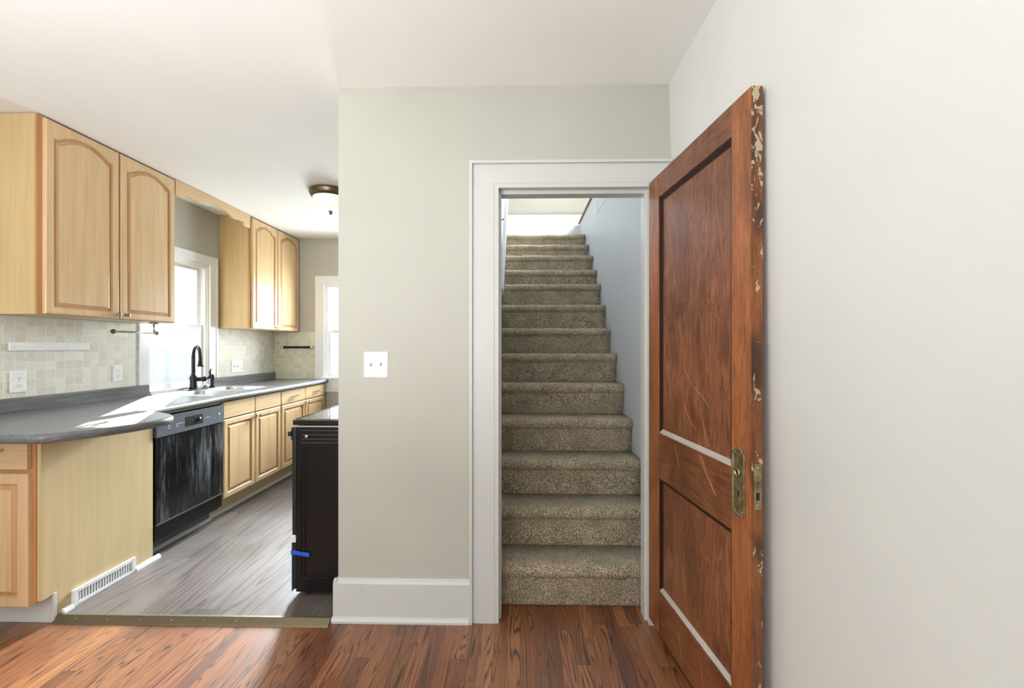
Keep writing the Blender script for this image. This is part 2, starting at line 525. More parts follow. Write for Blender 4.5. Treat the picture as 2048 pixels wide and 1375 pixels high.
# ------------------------------------------------------------------ key dimensions
WX = -2.81       # kitchen / dining outer wall (left)
FY = 4.62        # far kitchen wall
WY = 1.93        # wall with the stair doorway
CZ = 2.52        # ceiling
KZ = 0.02        # kitchen floor height
EX = -0.862      # free end of the doorway wall
DX0, DX1 = -0.10, 0.60
SL, SR = -0.18, 0.72
BY = -2.5        # wall behind the camera

# ------------------------------------------------------------------ room shell
def B(x0, x1, y0, y1, z0, z1): return MB().box(x0, x1, y0, y1, z0, z1)
struct(B(WX - .12, 1.0, BY - .12, 2.3, -0.1, 0.0).build('floor', 'oak_floor'), 'reddish brown strip oak floor of the front room', 'floor')
struct(B(WX, -0.42, 1.913, FY, 0.0, KZ).build('floor_kitchen', 'vinyl_floor'), 'grey brown vinyl plank floor of the kitchen', 'floor')
m = MB(); m.box(WX - .12, 0.80, BY - .12, 2.016, CZ, CZ + .02); m.box(WX - .12, SL - .10, 2.016, FY + .12, CZ, CZ + .02)
struct(m.build('ceiling', 'ceiling_paint'), 'white plaster ceiling over front room and kitchen', 'ceiling')
# left wall with sink window and a dining window behind the camera line
W1 = (3.04, 3.64, 0.955, 2.02)
m = MB()
m.box(WX - .12, WX, WY - .1, W1[0], 0, CZ); m.box(WX - .12, WX, W1[1], FY + .12, 0, CZ)
m.box(WX - .12, WX, W1[0], W1[1], 0, W1[2]); m.box(WX - .12, WX, W1[0], W1[1], W1[3], CZ)
m.box(WX - .12, WX, BY, -1.4, 0, CZ); m.box(WX - .12, WX, 0.2, WY - .1, 0, CZ); m.box(WX - .12, WX, -1.4, .2, 0, .9); m.box(WX - .12, WX, -1.4, .2, 2.3, CZ)
struct(m.build('wall_left', 'greige_wall_paint'))
W2 = (-2.215, -1.47, 0.95, 2.0)
m = MB()
m.box(WX, W2[0], FY, FY + .12, 0, CZ); m.box(W2[1], SL - .10, FY, FY + .12, 0, CZ)
m.box(W2[0], W2[1], FY, FY + .12, 0, W2[2]); m.box(W2[0], W2[1], FY, FY + .12, W2[3], CZ)
struct(m.build('wall_kitchen_far', 'greige_wall_paint'))
# doorway wall
m = MB()
m.box(EX, DX0 - .02, WY, 2.014, 0, CZ); m.box(DX1 + .02, .80, WY, 2.014, 0, CZ); m.box(DX0 - .02, DX1 + .02, WY, 2.014, 2.06, CZ)
struct(m.build('wall_front', 'greige_wall_paint'))
# right wall, old plaster leaning out a little towards the floor
prof = [(0.742, 0), (0.735, .8), (0.726, 1.4), (0.716, 2.0), (0.706, 2.2), (0.696, CZ), (0.85, CZ), (0.85, 0)]
struct(MB().prism(prof, BY, WY, 'Y').build('wall_right', 'white_wall_paint'))
m = MB(); m.box(WX, .85, BY - .12, BY, 0, .7); m.box(WX, .85, BY - .12, BY, 2.35, CZ); m.box(WX, -2.4, BY - .12, BY, .7, 2.35); m.box(0.0, .85, BY - .12, BY, .7, 2.35)
struct(m.build('wall_back', 'white_wall_paint'))
# kitchen right wall / stair left wall
struct(B(SL - .10, SL, 2.016, 5.0, 0, 3.35).build('wall_stair_left', 'stair_wall_paint'))
struct(B(-.42, SL - .101, 2.016, FY, 0, CZ).build('wall_kitchen_right', 'greige_wall_paint'))
m = MB()
m.box(SR, SR + .1, 2.016, 3.86, 0, 2.532); m.box(SR + .004, SR + .1, 2.016, 3.86, 2.544, 2.785); m.box(SR + .004, SR + .1, 3.868, 5.0, 0, 2.785)
struct(m.build('wall_stair_right', 'stair_wall_paint'))
m = MB(); m.box(SR + .010, SR + .09, 3.85, 3.88, 0, 2.78); m.box(SR + .010, SR + .09, 2.016, 3.86, 2.52, 2.56); struct(m.build('trim_10', 'dark_slot'), 'dark joint lines between the boards of the stair wall', 'trim')
struct(B(SR - .012, SR + .11, 2.016, 5.0, 2.785, 2.80).build('trim_4', 'bronze_metal'), 'dark cap along the top of the stair wall', 'trim')
# upstairs: riser board, knee wall, sloped ceiling, floor round the stairwell
struct(B(SL, SR + .004, 4.98, 5.02, 2.45, 2.765).build('trim_5', 'white_trim_paint'), 'white board at the head of the stairs', 'trim')
m = MB()
m.box(-2.0, 2.6, 5.02, 6.9, 2.52, 2.56); m.box(SR + .11, 2.6, 1.9, 5.02, 2.52, 2.56); m.box(-2.0, SL - .10, 1.9, 5.02, 2.541, 2.56)
struct(m.build('floor_upstairs', 'stair_carpet'))
struct(B(-2.0, 2.6, 6.6, 6.75, 2.56, 3.42).build('wall_upstairs_far', 'white_wall_paint'))
struct(B(-2.1, -2.0, 1.9, 6.75, 2.56, 5.2).build('wall_upstairs_left', 'white_wall_paint'))
struct(B(2.6, 2.7, 1.9, 6.75, 2.56, 5.2).build('wall_upstairs_right', 'white_wall_paint'))
struct(B(-2.0, 2.6, 1.9, 2.04, 2.54, 5.2).build('wall_upstairs_near', 'white_wall_paint'))
struct(MB().prism([(6.75, 3.38), (6.75, 3.50), (3.6, 5.02), (1.9, 5.02), (1.9, 4.9), (3.6, 4.9)], -2.0, 2.6, 'X').build('ceiling_upstairs', 'ceiling_paint'))

# ------------------------------------------------------------------ doorway casing, jamb, baseboard
m = MB()
m.box(-.222, -.12, 1.912, WY - .0002, 0, 2.0549)
m.box(-.222, .70, 1.9125, WY, 2.055, 2.145)
m.box(.62, .705, 1.912, WY, 0, 2.0549)
m.box(-.236, -.222, 1.900, WY, 0, 2.158); m.box(-.222, .702, 1.900, WY, 2.145, 2.158)
struct(m.build('trim_1', 'white_trim_paint', bevel=0.0015), 'white painted casing around the stair doorway', 'door casing')
m = MB()
m.box(DX0 - .02, DX0, 1.914, 2.014, 0, 2.0585); m.box(DX1, DX1 + .02, 1.914, 2.014, 0, 2.0585); m.box(DX0 + .0001, DX1 - .0001, 1.9142, 2.0138, 2.035, 2.058)
m.box(DX0, DX0 + .010, 1.952, 2.010, 0, 2.0179); m.box(DX1 - .012, DX1, 1.952, 2.010, 0, 2.0179); m.box(DX0, DX1, 1.9521, 2.0099, 2.018, 2.035)
struct(m.build('trim_2', 'white_trim_paint'), 'white door jamb with stop inside the stair doorway', 'door jamb')
m = MB()
m.prism([(WY, 0.0), (1.912, 0.0), (1.912, .178), (1.917, .19), (WY, .197)], -.880, -.237, 'X')
m.prism([(EX, 0.0), (-.880, 0), (-.880, .178), (-.876, .19), (EX, .197)], 1.9128, 2.016, 'Y')
m.prism([(1.912, 0), (1.898, 0), (1.898, .010), (1.904, .021), (1.912, .024)], -.884, -.237, 'X')
m.box(-.745, -.743, 1.9112, 1.913, .022, .178)
struct(m.build('baseboard_front', 'white_trim_paint'), 'tall white baseboard on the doorway wall', 'baseboard')
struct(MB().prism([(1.870, 0), (1.914, 0), (1.914, .023), (1.902, .024), (1.874, .004)], -2.19, -.886, 'X').build('trim_3', 'threshold_bronze', bevel=.0008), 'bronze coloured metal threshold strip between oak and vinyl floors', 'threshold')
thr = bpy.data.objects['trim_3']
for k in range(8):
    x = -2.09 + k * .153
    MB().lathe((x, 1.888, .0135), [(0.0, 0), (.004, 0), (.004, .0015), (0.0, .0022)], 10).build('screw', 'brushed_nickel', thr)
# fascia quarter round in the kitchen toe line
struct(MB().prism([(-2.288, KZ), (-2.268, KZ), (-2.268, KZ + .012), (-2.276, KZ + .018), (-2.288, KZ + .020)], 2.41, 2.972, 'Y').build('trim_11', 'window_trim_paint'), 'white shoe moulding below the dishwasher', 'trim')
struct(MB().prism([(-2.30, KZ), (-2.282, KZ), (-2.282, KZ + .014), (-2.292, KZ + .022), (-2.30, KZ + .024)], 2.975, 4.60, 'Y').build('trim_6', 'window_trim_paint'), 'white shoe moulding along the kitchen toe kick', 'trim')

# ------------------------------------------------------------------ door leaf (open, seen edge on)
H0 = Vector((.595, 1.905, .045)); N0 = Vector((.668, 1.196, .045))
door = bpy.data.objects.new('door_1', None); COL.objects.link(door)
door.location = H0
door.rotation_euler = (0, 0, math.atan2(N0.y - H0.y, N0.x - H0.x))
door['_local'] = 1
struct(door, 'old varnished wood two-panel door standing open against the right wall', 'door')
DW_, DH, DT = .713, 2.0, .034
def dl(m, name, mat, bevel=0.0, parent=door):
    return m.build(name, mat, parent, bevel)
dl(MB().box(0, .102, 0, DT, 0, DH), 'stile', 'door_stile_wood', .0015)
dl(MB().box(.618, DW_ - .0015, 0, DT, 0, DH), 'stile', 'door_stile_wood', .0015)
dl(MB().box(.102, .618, .0004, DT, 1.900, DH), 'top_rail', 'door_rail_wood', .0008)
dl(MB().box(.102, .618, .0004, DT, .677, .872), 'lock_rail', 'door_rail_wood', .0008)
dl(MB().box(.102, .618, .0004, DT, 0, .185), 'bottom_rail', 'door_rail_wood', .0008)
e = dl(MB().box(DW_ - .0015, DW_, 0, DT, 0, DH), 'lock_edge', 'door_edge_wood')
e['label'] = 'chipped cream paint flecked edge'
def panel(z0, z1):
    dl(MB().box(.102, .618, .013, DT - .008, z0, z1), 'panel', 'door_panel_wood')
    u0, u1 = .102, .618
    st = [(0, .006, .0035), (.006, .012, .0065), (.012, .018, .0095)]
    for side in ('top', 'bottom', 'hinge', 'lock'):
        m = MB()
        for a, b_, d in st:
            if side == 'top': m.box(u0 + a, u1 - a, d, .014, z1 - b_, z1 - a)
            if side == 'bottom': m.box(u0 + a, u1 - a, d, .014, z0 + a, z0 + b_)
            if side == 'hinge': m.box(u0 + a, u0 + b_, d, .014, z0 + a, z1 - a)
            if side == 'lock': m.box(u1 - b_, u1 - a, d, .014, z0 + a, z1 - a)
        o = dl(m, 'panel_moulding', 'ledge_reflection' if side == 'bottom' else 'door_groove_wood', .0006)
        if side == 'bottom': o['label'] = 'ledge moulding, pale with painted-in light reflection'
panel(.872, 1.900)
panel(.185, .677)
# scratches in the varnish
def scratch(pts, y, wd=.0014):
    m = MB()
    for (a, b_) in zip(pts[:-1], pts[1:]):
        ax, az = a; bx, bz = b_
        L_ = math.hypot(bx - ax, bz - az) or 1
        nx, nz = -(bz - az) / L_ * wd / 2, (bx - ax) / L_ * wd / 2
        m.loft([[(ax - nx, y, az - nz), (ax + nx, y, az + nz), (ax + nx, y - .0004, az + nz), (ax - nx, y - .0004, az - nz)],
                [(bx - nx, y, bz - nz), (bx + nx, y, bz + nz), (bx + nx, y - .0004, bz + nz), (bx - nx, y - .0004, bz - nz)]])
    dl(m, 'scratch', 'scratched_wood')
scratch([(.30, 1.16), (.36, 1.10), (.42, 1.075), (.47, 1.04)], .013)
scratch([(.39, 1.12), (.42, 1.02), (.45, .93), (.47, .90)], .013, .001)
scratch([(.30, 1.03), (.34, .97), (.38, .945)], .013)
scratch([(.03, 1.18), (.06, 1.15), (.085, 1.12)], 0, .001)
scratch([(.14, 1.58), (.20, 1.60), (.24, 1.615)], .013, .001)
scratch([(.14, 1.57), (.19, 1.585), (.23, 1.60)], .013, .001)
scratch([(.14, 1.56), (.17, 1.565), (.21, 1.58)], .013, .001)
scratch([(.43, .865), (.48, .80), (.535, .75)], .0004, .0024)
scratch([(.445, .862), (.49, .80), (.53, .76)], .0004, .0012)
scratch([(.25, .86), (.27, .80), (.285, .775)], .0004, .0012)
scratch([(.28, .12), (.30, .05), (.31, .01)], .0004, .0012)
scratch([(.44, .13), (.46, .04)], .0004, .0012)
# escutcheon plate: long with stepped corners, bead rim, knob collar, keyhole
pc, pz = .655, .838
def plate_outline(hw, hh, c):
    return [(-hw + c, -hh), (hw - c, -hh), (hw - c, -hh + c), (hw, -hh + c), (hw, hh - c), (hw - c, hh - c), (hw - c, hh), (-hw + c, hh), (-hw + c, hh - c), (-hw, hh - c), (-hw, -hh + c), (-hw + c, -hh + c)]
m = MB()
def ring_at(hw, hh, c, y): return [(pc + a, y, pz + b_) for a, b_ in plate_outline(hw, hh, c)]
m.loft([ring_at(.031, .103, .011, 0), ring_at(.031, .103, .011, -.003), ring_at(.028, .100, .010, -.0050), ring_at(.025, .097, .010, -.0050), ring_at(.022, .094, .009, -.0022)])
m.box(pc - .022, pc + .022, -.006, -.003, pz + .090, pz + .094); m.box(pc - .026, pc - .018, -.006, -.003, pz + .082, pz + .086); m.box(pc + .014, pc + .024, -.006, -.003, pz + .078, pz + .082)
plate = dl(m, 'escutcheon_plate', 'tarnished_brass')
plate['label'] = 'tarnished brass lock plate'
plate['_local'] = 1
dl(MB().lathe((pc, 0, pz + .030), [(.013, -.002), (.014, -.007), (.012, -.010), (.0095, -.010), (.009, -.0035), (0, -.0035)], 24, axis='Y'), 'knob_socket', 'tarnished_brass', parent=plate)
dl(MB().lathe((pc, 0, pz + .030), [(.0088, -.0036), (.0088, -.0042), (0, -.0042)], 24, axis='Y'), 'socket_hole', 'dark_slot', parent=plate)
m = MB(); m.lathe((pc, 0, pz - .030), [(.0035, -.002), (.0035, -.0032), (0, -.0032)], 12, axis='Y'); m.box(pc - .0018, pc + .0018, -.0032, -.002, pz - .046, pz - .031)
dl(m, 'keyhole', 'dark_slot', parent=plate)
# mortise lock face on the door edge
m = MB(); m.box(DW_, DW_ + .0022, .006, .029, pz - .062, pz + .070)
fp = dl(m, 'lock_faceplate', 'tarnished_brass', .0005); fp['_local'] = 1
dl(MB().prism([(DW_ + .002, .012), (DW_ + .013, .012), (DW_ + .002, .024)], pz - .002, pz + .016, 'Z'), 'latch_bolt', 'brushed_nickel', parent=fp)
dl(MB().box(DW_ + .002, DW_ + .0030, .012, .022, pz - .034, pz - .012), 'deadbolt_slot', 'dark_slot', parent=fp)
for dz in (.058, -.050):
    dl(MB().lathe((DW_ + .0022, .0175, pz + dz), [(.004, 0), (.004, .0012), (0, .0012)], 12, axis='X'), 'screw', 'brushed_nickel', parent=fp)
for z in (1.72, 1.0, .28):
    m = MB(); m.tube([(-.003, DT + .004, z - .045), (-.003, DT + .004, z + .045)], .005, 10)
    dl(m, 'hinge', 'tarnished_brass')
for o_ in (door, plate, fp):
    pass

# ------------------------------------------------------------------ carpeted staircase
RY = [2.045, 2.246, 2.447, 2.645, 2.855, 3.065, 3.275, 3.465, 3.675, 3.86, 4.085, 4.32, 4.555, 4.985]
TZ = [.207, .414, .621, .828, 1.035, 1.242, 1.441, 1.648, 1.854, 2.015, 2.204, 2.368, 2.542]
stairs = thing('staircase', 'straight staircase wrapped in speckled brown and beige carpet behind the open door', 'stairs', (.27, 2.045, 0))
for j in range(13):
    y0, y1 = RY[j], RY[j + 1]
    zb = 0 if j == 0 else TZ[j - 1]
    zt = TZ[j]
    lr = random.Random(j)
    rings = []
    nseg = 14
    for i in range(nseg + 1):
        x = SL + .004 + (SR - SL - .008) * i / nseg
        wv = .003 * math.sin(i * 1.1 + j * 2.1) + lr.uniform(-.0015, .0015)
        q = .030 + wv
        ring = [(x, y0 + .012, max(zb - .02, 0)), (x, y0 + .006, zb + .01), (x, y0 + .003, zt - .085), (x, y0 + .001, zt - .068)]
        for k in range(7):
            a = -PI * .42 + k * (PI * .92) / 6
            ring.append((x, y0 + .009 - q * math.cos(a), zt - .032 + .032 * math.sin(a) + wv * .5))
        ring += [(x, y0 + .05, zt + wv * .5), (x, y1 + .02, zt), (x, y1 + .02, zt - .03), (x, y0 + .04, zt - .06), (x, y0 + .04, max(zb - .02, 0))]
        rings.append(ring)
    MB().loft(rings, True, True, 0, True).build('carpeted_step', 'stair_carpet', stairs)

# handrail on the left stair wall
rail = thing('handrail', 'white sloped handrail on left wall of the staircase', 'handrail', (SL + .03, 2.6, 1.3))
p0, p1 = Vector((SL + .055, 2.75, 1.66)), Vector((SL + .055, 4.55, 3.36))
dv = (p1 - p0).normalized(); nz = Vector((0, -dv.z, dv.y))
def sec(p): return [p + Vector((a, 0, 0)) + nz * b_ for a, b_ in ((-.014, -.03), (.014, -.03), (.017, 0), (.012, .03), (-.012, .03), (-.017, 0))]
MB().loft([sec(p0), sec(p1)]).build('rail', 'stair_wall_paint', rail, .002)
for t in (.12, .5, .88):
    p = p0.lerp(p1, t)
    m = MB(); m.tube([(SL + .001, p.y, p.z - .09), (SL + .03, p.y, p.z - .085), (SL + .055, p.y, p.z - .035)], .006, 8)
    m.lathe((SL, p.y, p.z - .09), [(.022, .0005), (.022, .004), (.01, .008)], 14, axis='X')
    m.build('bracket', 'faucet_bronze', rail)

# ------------------------------------------------------------------ cabinets
def cab_door(parent, o, ax, w_, h_, arch=0.0, name='door', mat='maple_door', th=.02, stile=.05):
    """raised-panel door. o = lower-left-back corner; ax 'Y': lies along +Y facing +X; ax 'X': along +X facing -Y"""
    M_ = 14
    def P(u, v, d):
        if ax == 'Y': return (o[0] + d, o[1] + u, o[2] + v)
        return (o[0] + u, o[1] - d, o[2] + v)
    def outer(i, d):
        pts = [(i, i), (w_ - i, i), (w_ - i, h_ - i)]
        pts += [(w_ - i - (w_ - 2 * i) * k / M_, h_ - i) for k in range(1, M_)]
        pts += [(i, h_ - i)]
        return [P(u, v, d) for u, v in pts]
    def inner(i, d):
        a, b_ = stile + i, w_ - stile - i
        top = h_ - stile - arch - i * (1.0)
        pts = [(a, stile + i), (b_, stile + i), (b_, top)]
        for k in range(1, M_):
            t = k / M_
            u = b_ - (b_ - a) * t
            # short shoulders then an arc
            s_ = min(1, max(0, (t - .06) / .88))
            v = top + (arch * math.sin(PI * s_) ** .75 if 0 < s_ < 1 else 0)
            pts.append((u, v))
        pts.append((a, top))
        return [P(u, v, d) for u, v in pts]
    m = MB()
    m.loft([outer(0, 0), outer(0, th - .006), outer(.003, th - .002), outer(.008, th), inner(0, th)], cap=False)
    m.loft([inner(0, th), inner(.002, th - .003), inner(.006, th - .0035), inner(.008, th - .011), inner(.014, th - .011)], cap=False, mi=1)
    m.bm.faces.new([v for v in m.bm.verts][:M_ + 3])
    m2 = MB()
    m2.loft([inner(.010, th - .014), inner(.010, th - .0108), inner(.012, th - .009), inner(.028, th - .004), inner(.0285, th - .0015)], mi=1)
    m2.bm.faces.ensure_lookup_table(); m2.bm.faces[-1].material_index = 0
    d = m.build(name, [mat, 'maple_profile'], parent)
    m2.build('raised_panel', [mat, 'maple_profile'], d)
    return d
def knob(parent, p, ax):
    m = MB(); s_ = .011
    if ax == 'Y':
        m.box(p[0], p[0] + .012, p[1] - .004, p[1] + .004, p[2] - .004, p[2] + .004); m.box(p[0] + .012, p[0] + .024, p[1] - s_, p[1] + s_, p[2] - s_, p[2] + s_)
    return m.build('knob', 'chrome', parent, .0012)
def bar_pull(parent, p, ax, ln=.09):
    m = MB()
    if ax == 'Y':
        for s_ in (-1, 1): m.box(p[0], p[0] + .022, p[1] + s_ * (ln / 2 - .006) - .004, p[1] + s_ * (ln / 2 - .006) + .004, p[2] - .004, p[2] + .004)
        m.box(p[0] + .018, p[0] + .027, p[1] - ln / 2, p[1] + ln / 2, p[2] - .005, p[2] + .005)
    else:
        for s_ in (-1, 1): m.box(p[0] + s_ * (ln / 2 - .006) - .004, p[0] + s_ * (ln / 2 - .006) + .004, p[1] - .022, p[1], p[2] - .004, p[2] + .004)
        m.box(p[0] - ln / 2, p[0] + ln / 2, p[1] - .027, p[1] - .018, p[2] - .005, p[2] + .005)
    return m.build('pull_handle', 'brushed_nickel', parent, .001)

UZ0, UZ1 = 1.465, 2.514
def upper(y0, y1, label, cat='wall cabinet'):
    t = thing('wall_cabinet', label, cat, (-2.67, (y0 + y1) / 2, UZ0), 'maple wall cabinets flanking the sink window')
    MB().box(WX + .001, -2.538, y0, y1, UZ0, UZ1).build('cabinet_box', 'maple_box', t, .001)
    m = MB()
    m.box(-2.538, -2.526, y0, y0 + .035, UZ0, UZ1); m.box(-2.538, -2.526, y1 - .035, y1, UZ0, UZ1)
    mid = (y0 + y1) / 2 + .003
    m.box(-2.538, -2.526, mid - .02, mid + .02, UZ0, UZ1); m.box(-2.537, -2.527, y0 + .035, y1 - .035, UZ0, UZ0 + .03); m.box(-2.537, -2.527, y0 + .035, y1 - .035, UZ1 - .03, UZ1)
    m.build('face_frame', 'maple_edge', t, .0008)
    dA = cab_door(t, (-2.5255, y0 + .024, UZ0 + .003), 'Y', mid - y0 - .030, UZ1 - UZ0 - .012, .055, stile=.036)
    dB = cab_door(t, (-2.5255, mid + .006, UZ0 + .003), 'Y', y1 - mid - .020, UZ1 - UZ0 - .012, .055, stile=.036)
    knob(dA, (-2.5055, mid - .026, UZ0 + .028), 'Y'); knob(dB, (-2.5055, mid + .030, UZ0 + .028), 'Y')
    return t
upper(2.095, 2.945, 'nearer maple wall cabinet with two arched doors, left of the sink window')
upper(3.775, 4.615, 'farther maple wall cabinet with two arched doors in the kitchen corner')

# scalloped valance between the cabinets
vp = [(3.774, .116), (3.70, .116), (3.695, .108), (3.69, .086), (3.665, .083), (3.60, .090), (3.555, .096), (3.53, .086), (3.50, .068), (3.46, .057), (3.42, .052), (3.36, .050)]
full = vp + [(6.72 - y, d) for y, d in reversed(vp[:-1])]
full = [(y, CZ - .004 - d) for y, d in full]
poly = [(3.774, CZ - .004)] + full + [(2.946, CZ - .004)]
m = MB()
# strips instead of one concave face
for (a, b_) in zip(full[:-1], full[1:]):
    ya, za = a; yb, zb = b_
    yb = max(yb, 2.946); ya = max(ya, 2.946)
    m.loft([[(-2.534, ya, za), (-2.514, ya, za), (-2.514, ya, CZ - .004), (-2.534, ya, CZ - .004)],
            [(-2.534, yb, zb), (-2.514, yb, zb), (-2.514, yb, CZ - .004), (-2.534, yb, CZ - .004)]])
bmesh.ops.remove_doubles(m.bm, verts=m.bm.verts, dist=.0002)
tag(m.build('window_valance', 'maple_rail'), 'scalloped maple valance board above the sink window', 'valance')

BX = -2.19
def base_cab(y0, y1, label, drawers, pulls):
    t = thing('base_cabinet', label, 'base cabinet', (-2.5, (y0 + y1) / 2, KZ), 'maple base cabinets along the window wall')
    MB().box(WX + .001, BX - .040, y0 + .002, y1 - .001, .158, .888 if drawers else .70).build('cabinet_box', 'maple_box', t)
    m = MB(); mid = (y0 + y1) / 2
    if y1 > 4.4: mid = 4.145
    yr = y1 - (.05 if y1 > 4.4 else .0)
    F0, F1 = BX - .040, BX - .021
    for a, b_ in ((y0, y0 + .03), (y1 - (.08 if y1 > 4.4 else .03), y1), (mid - .018, mid + .018)): m.box(F0, F1, a, b_, .158, .888)
    for a, b_ in ((.158, .185), (.745, .765), (.868, .888)): m.box(F0 + .001, F1 - .001, y0 + .03, y1 - .03, a, b_)
    m.build('face_frame', 'maple_edge', t, .0008)
    MB().box(-2.318, -2.301, y0 + .002, y1 - .001, KZ, .158).build('toe_kick', 'maple_panel', t)
    for k, (a, b_) in enumerate(((y0 + .008, mid - .005), (mid + .005, yr - .008))):
        m = MB(); m.box(BX - .020, BX - .002, a, b_, .760, .882)
        d = m.build('drawer_front' if pulls else 'false_drawer_front', 'maple_rail', t, .003)
        if pulls: bar_pull(d, (BX - .002, (a + b_) / 2, .822), 'Y')
        dd = cab_door(t, (BX - .020, a, .163), 'Y', b_ - a, .588, 0.0, stile=.038, th=.019)
        knob(dd, (BX - .001, b_ - .024 if k == 0 else a + .024, .722), 'Y')
    return t
base_cab(2.985, 3.723, 'maple sink base cabinet with two doors, right of the black dishwasher', False, False)
base_cab(3.724, 4.618, 'maple base cabinet with two pulled drawers at the far end of the counter', True, True)

# end cabinet facing the camera with its side panel on the aisle
t = thing('base_cabinet', 'maple end cabinet nearest the camera, its plain side panel holding the floor vent', 'base cabinet', (-2.5, 2.1, 0), 'maple base cabinets along the window wall')
MB().box(WX + .001, -2.212, 1.845, 2.395, .128, .888).build('cabinet_box', 'maple_box', t)
# side panel with toe notch
m = MB(); m.prism([(1.832, .128), (1.895, .128), (1.895, .024), (2.404, .024), (2.404, .891), (1.832, .891)], -2.208, BX, 'X')
m.build('side_panel', 'maple_panel', t, .0008)
m = MB(); m.box(-2.80, -2.7, 1.828, 1.8445, .12, .888); m.box(-2.245, -2.209, 1.828, 1.8445, .12, .888); m.box(-2.7, -2.245, 1.829, 1.8445, .715, .745); m.box(-2.7, -2.245, 1.829, 1.8445, .868, .888)
m.build('face_frame', 'maple_edge', t, .001)
d = MB().box(-2.79, -2.226, 1.808, 1.8275, .738, .872).build('drawer_front', 'maple_rail', t, .003)
bar_pull(d, (-2.39, 1.808, .826), 'X', .12)
cab_door(t, (-2.79, 1.8275, .112), 'X', .565, .606, 0, stile=.045)
MB().box(WX + .001, -2.200, 1.880, 1.894, .001, .128).build('toe_kick', 'white_trim_paint', t)
MB().box(-2.199, -2.186, 1.880, 1.8945, .001, .135).build('corner_strip', 'white_trim_paint', t, .001)
struct(MB().prism([(-2.189, KZ), (-2.172, KZ), (-2.174, KZ + .014), (-2.182, KZ + .020), (-2.189, KZ + .022)], 1.915, 1.958, 'Y').build('trim_7', 'window_trim_paint'), 'short white shoe moulding in front of the floor vent', 'trim')
struct(MB().prism([(-2.189, KZ), (-2.172, KZ), (-2.174, KZ + .014), (-2.182, KZ + .020), (-2.189, KZ + .022)], 2.285, 2.44, 'Y').build('trim_8', 'window_trim_paint'), 'short white shoe moulding beyond the floor vent', 'trim')
# register
v = thing('vent_register', 'white metal heating vent at the foot of the maple side panel', 'vent', (-2.185, 2.12, KZ))
m = MB(); y0, y1, z0, z1 = 1.958, 2.282, .022, .103
m.box(-2.1895, -2.1762, y0 + .0221, y1 - .0221, z1 - .018, z1 - .0002); m.box(-2.1895, -2.1762, y0 + .0221, y1 - .0221, z0 + .0002, z0 + .016); m.box(-2.1895, -2.176, y0, y0 + .022, z0, z1); m.box(-2.1895, -2.176, y1 - .022, y1, z0, z1)
m.build('frame', 'window_trim_paint', v, .0015)
MB().box(-2.1895, -2.187, y0 + .02, y1 - .02, z0 + .014, z1 - .016).build('backing', 'dark_slot', v)
for k in range(20):
    y = y0 + .029 + k * .0140
    MB().box(-2.187, -2.178, y, y + .0058, z0 + .014, z1 - .016).build('slat', 'window_trim_paint', v)

# ------------------------------------------------------------------ countertop with sink cut-out
def rrect(cx, cy, hx, hy, r, n=5):
    pts = []
    for sx, sy, a0 in ((1, 1, 0), (-1, 1, PI / 2), (-1, -1, PI), (1, -1, 3 * PI / 2)):
        for k in range(n + 1):
            a = a0 + k * PI / 2 / n
            pts.append((cx + sx * (hx - r) + r * math.cos(a), cy + sy * (hy - r) + r * math.sin(a)))
    return pts
cv = [(-1.990, 1.636), (-1.965, 1.642), (-1.945, 1.660), (-1.906, 1.70), (-1.869, 1.758), (-1.833, 1.827), (-1.808, 1.895), (-1.794, 1.96), (-1.790, 2.03), (-1.800, 2.085), (-1.830, 2.135), (-1.875, 2.178), (-1.944, 2.220), (-2.02, 2.262), (-2.098, 2.291), (-2.168, 2.305)]
def smooth_poly(p):
    out = []
    for a, b_ in zip(p[:-1], p[1:]):
        out += [a, ((a[0] + b_[0]) / 2, (a[1] + b_[1]) / 2)]
    out.append(p[-1])
    o2 = [out[0]]
    for i in range(1, len(out) - 1): o2.append(((out[i - 1][0] + 2 * out[i][0] + out[i + 1][0]) / 4, (out[i - 1][1] + 2 * out[i][1] + out[i + 1][1]) / 4))
    return o2 + [out[-1]]
outl = [(WX + .002, 1.636)] + smooth_poly(cv) + [(-2.168, 3.0), (-2.168, FY - .002), (WX + .002, FY - .002)]
CT = .930
sink_c = (-2.515, 3.385); SHX, SHY = .262, .385
def offset_in(poly, d):
    n = len(poly); out = []
    for i in range(n):
        p = Vector(poly[i]); a = (p - Vector(poly[i - 1])).normalized(); b_ = (Vector(poly[(i + 1) % n]) - p).normalized()
        na = Vector((-a.y, a.x)); nb = Vector((-b_.y, b_.x))
        q = (na + nb); q = q / max(q.length, 1e-6); q = q / max(.4, q.dot(na))
        out.append((p.x + q.x * d, p.y + q.y * d))
    return out
bm = bmesh.new()
def loop(pts, z): return [bm.verts.new((x, y, z)) for x, y in pts]
def edges_of(vs): return [bm.edges.new((vs[i], vs[(i + 1) % len(vs)])) for i in range(len(vs))]
prof = [(.014, 0), (.006, -.002), (.001, -.009), (0, -.019), (.002, -.030), (.010, -.038)]
loops = [loop(offset_in(outl, a), CT + z) for a, z in prof]
hole = rrect(sink_c[0], sink_c[1], SHX - .015, SHY - .015, .03)
ht, hb = loop(hole, CT), loop(hole, CT - .038)
for a, b_ in zip(loops[:-1], loops[1:]):
    for i in range(len(a)):
        f = bm.faces.new((a[i], a[(i + 1) % len(a)], b_[(i + 1) % len(a)], b_[i])); f.smooth = True
for i in range(len(ht)): bm.faces.new((ht[i], hb[i], hb[(i + 1) % len(ht)], ht[(i + 1) % len(ht)]))
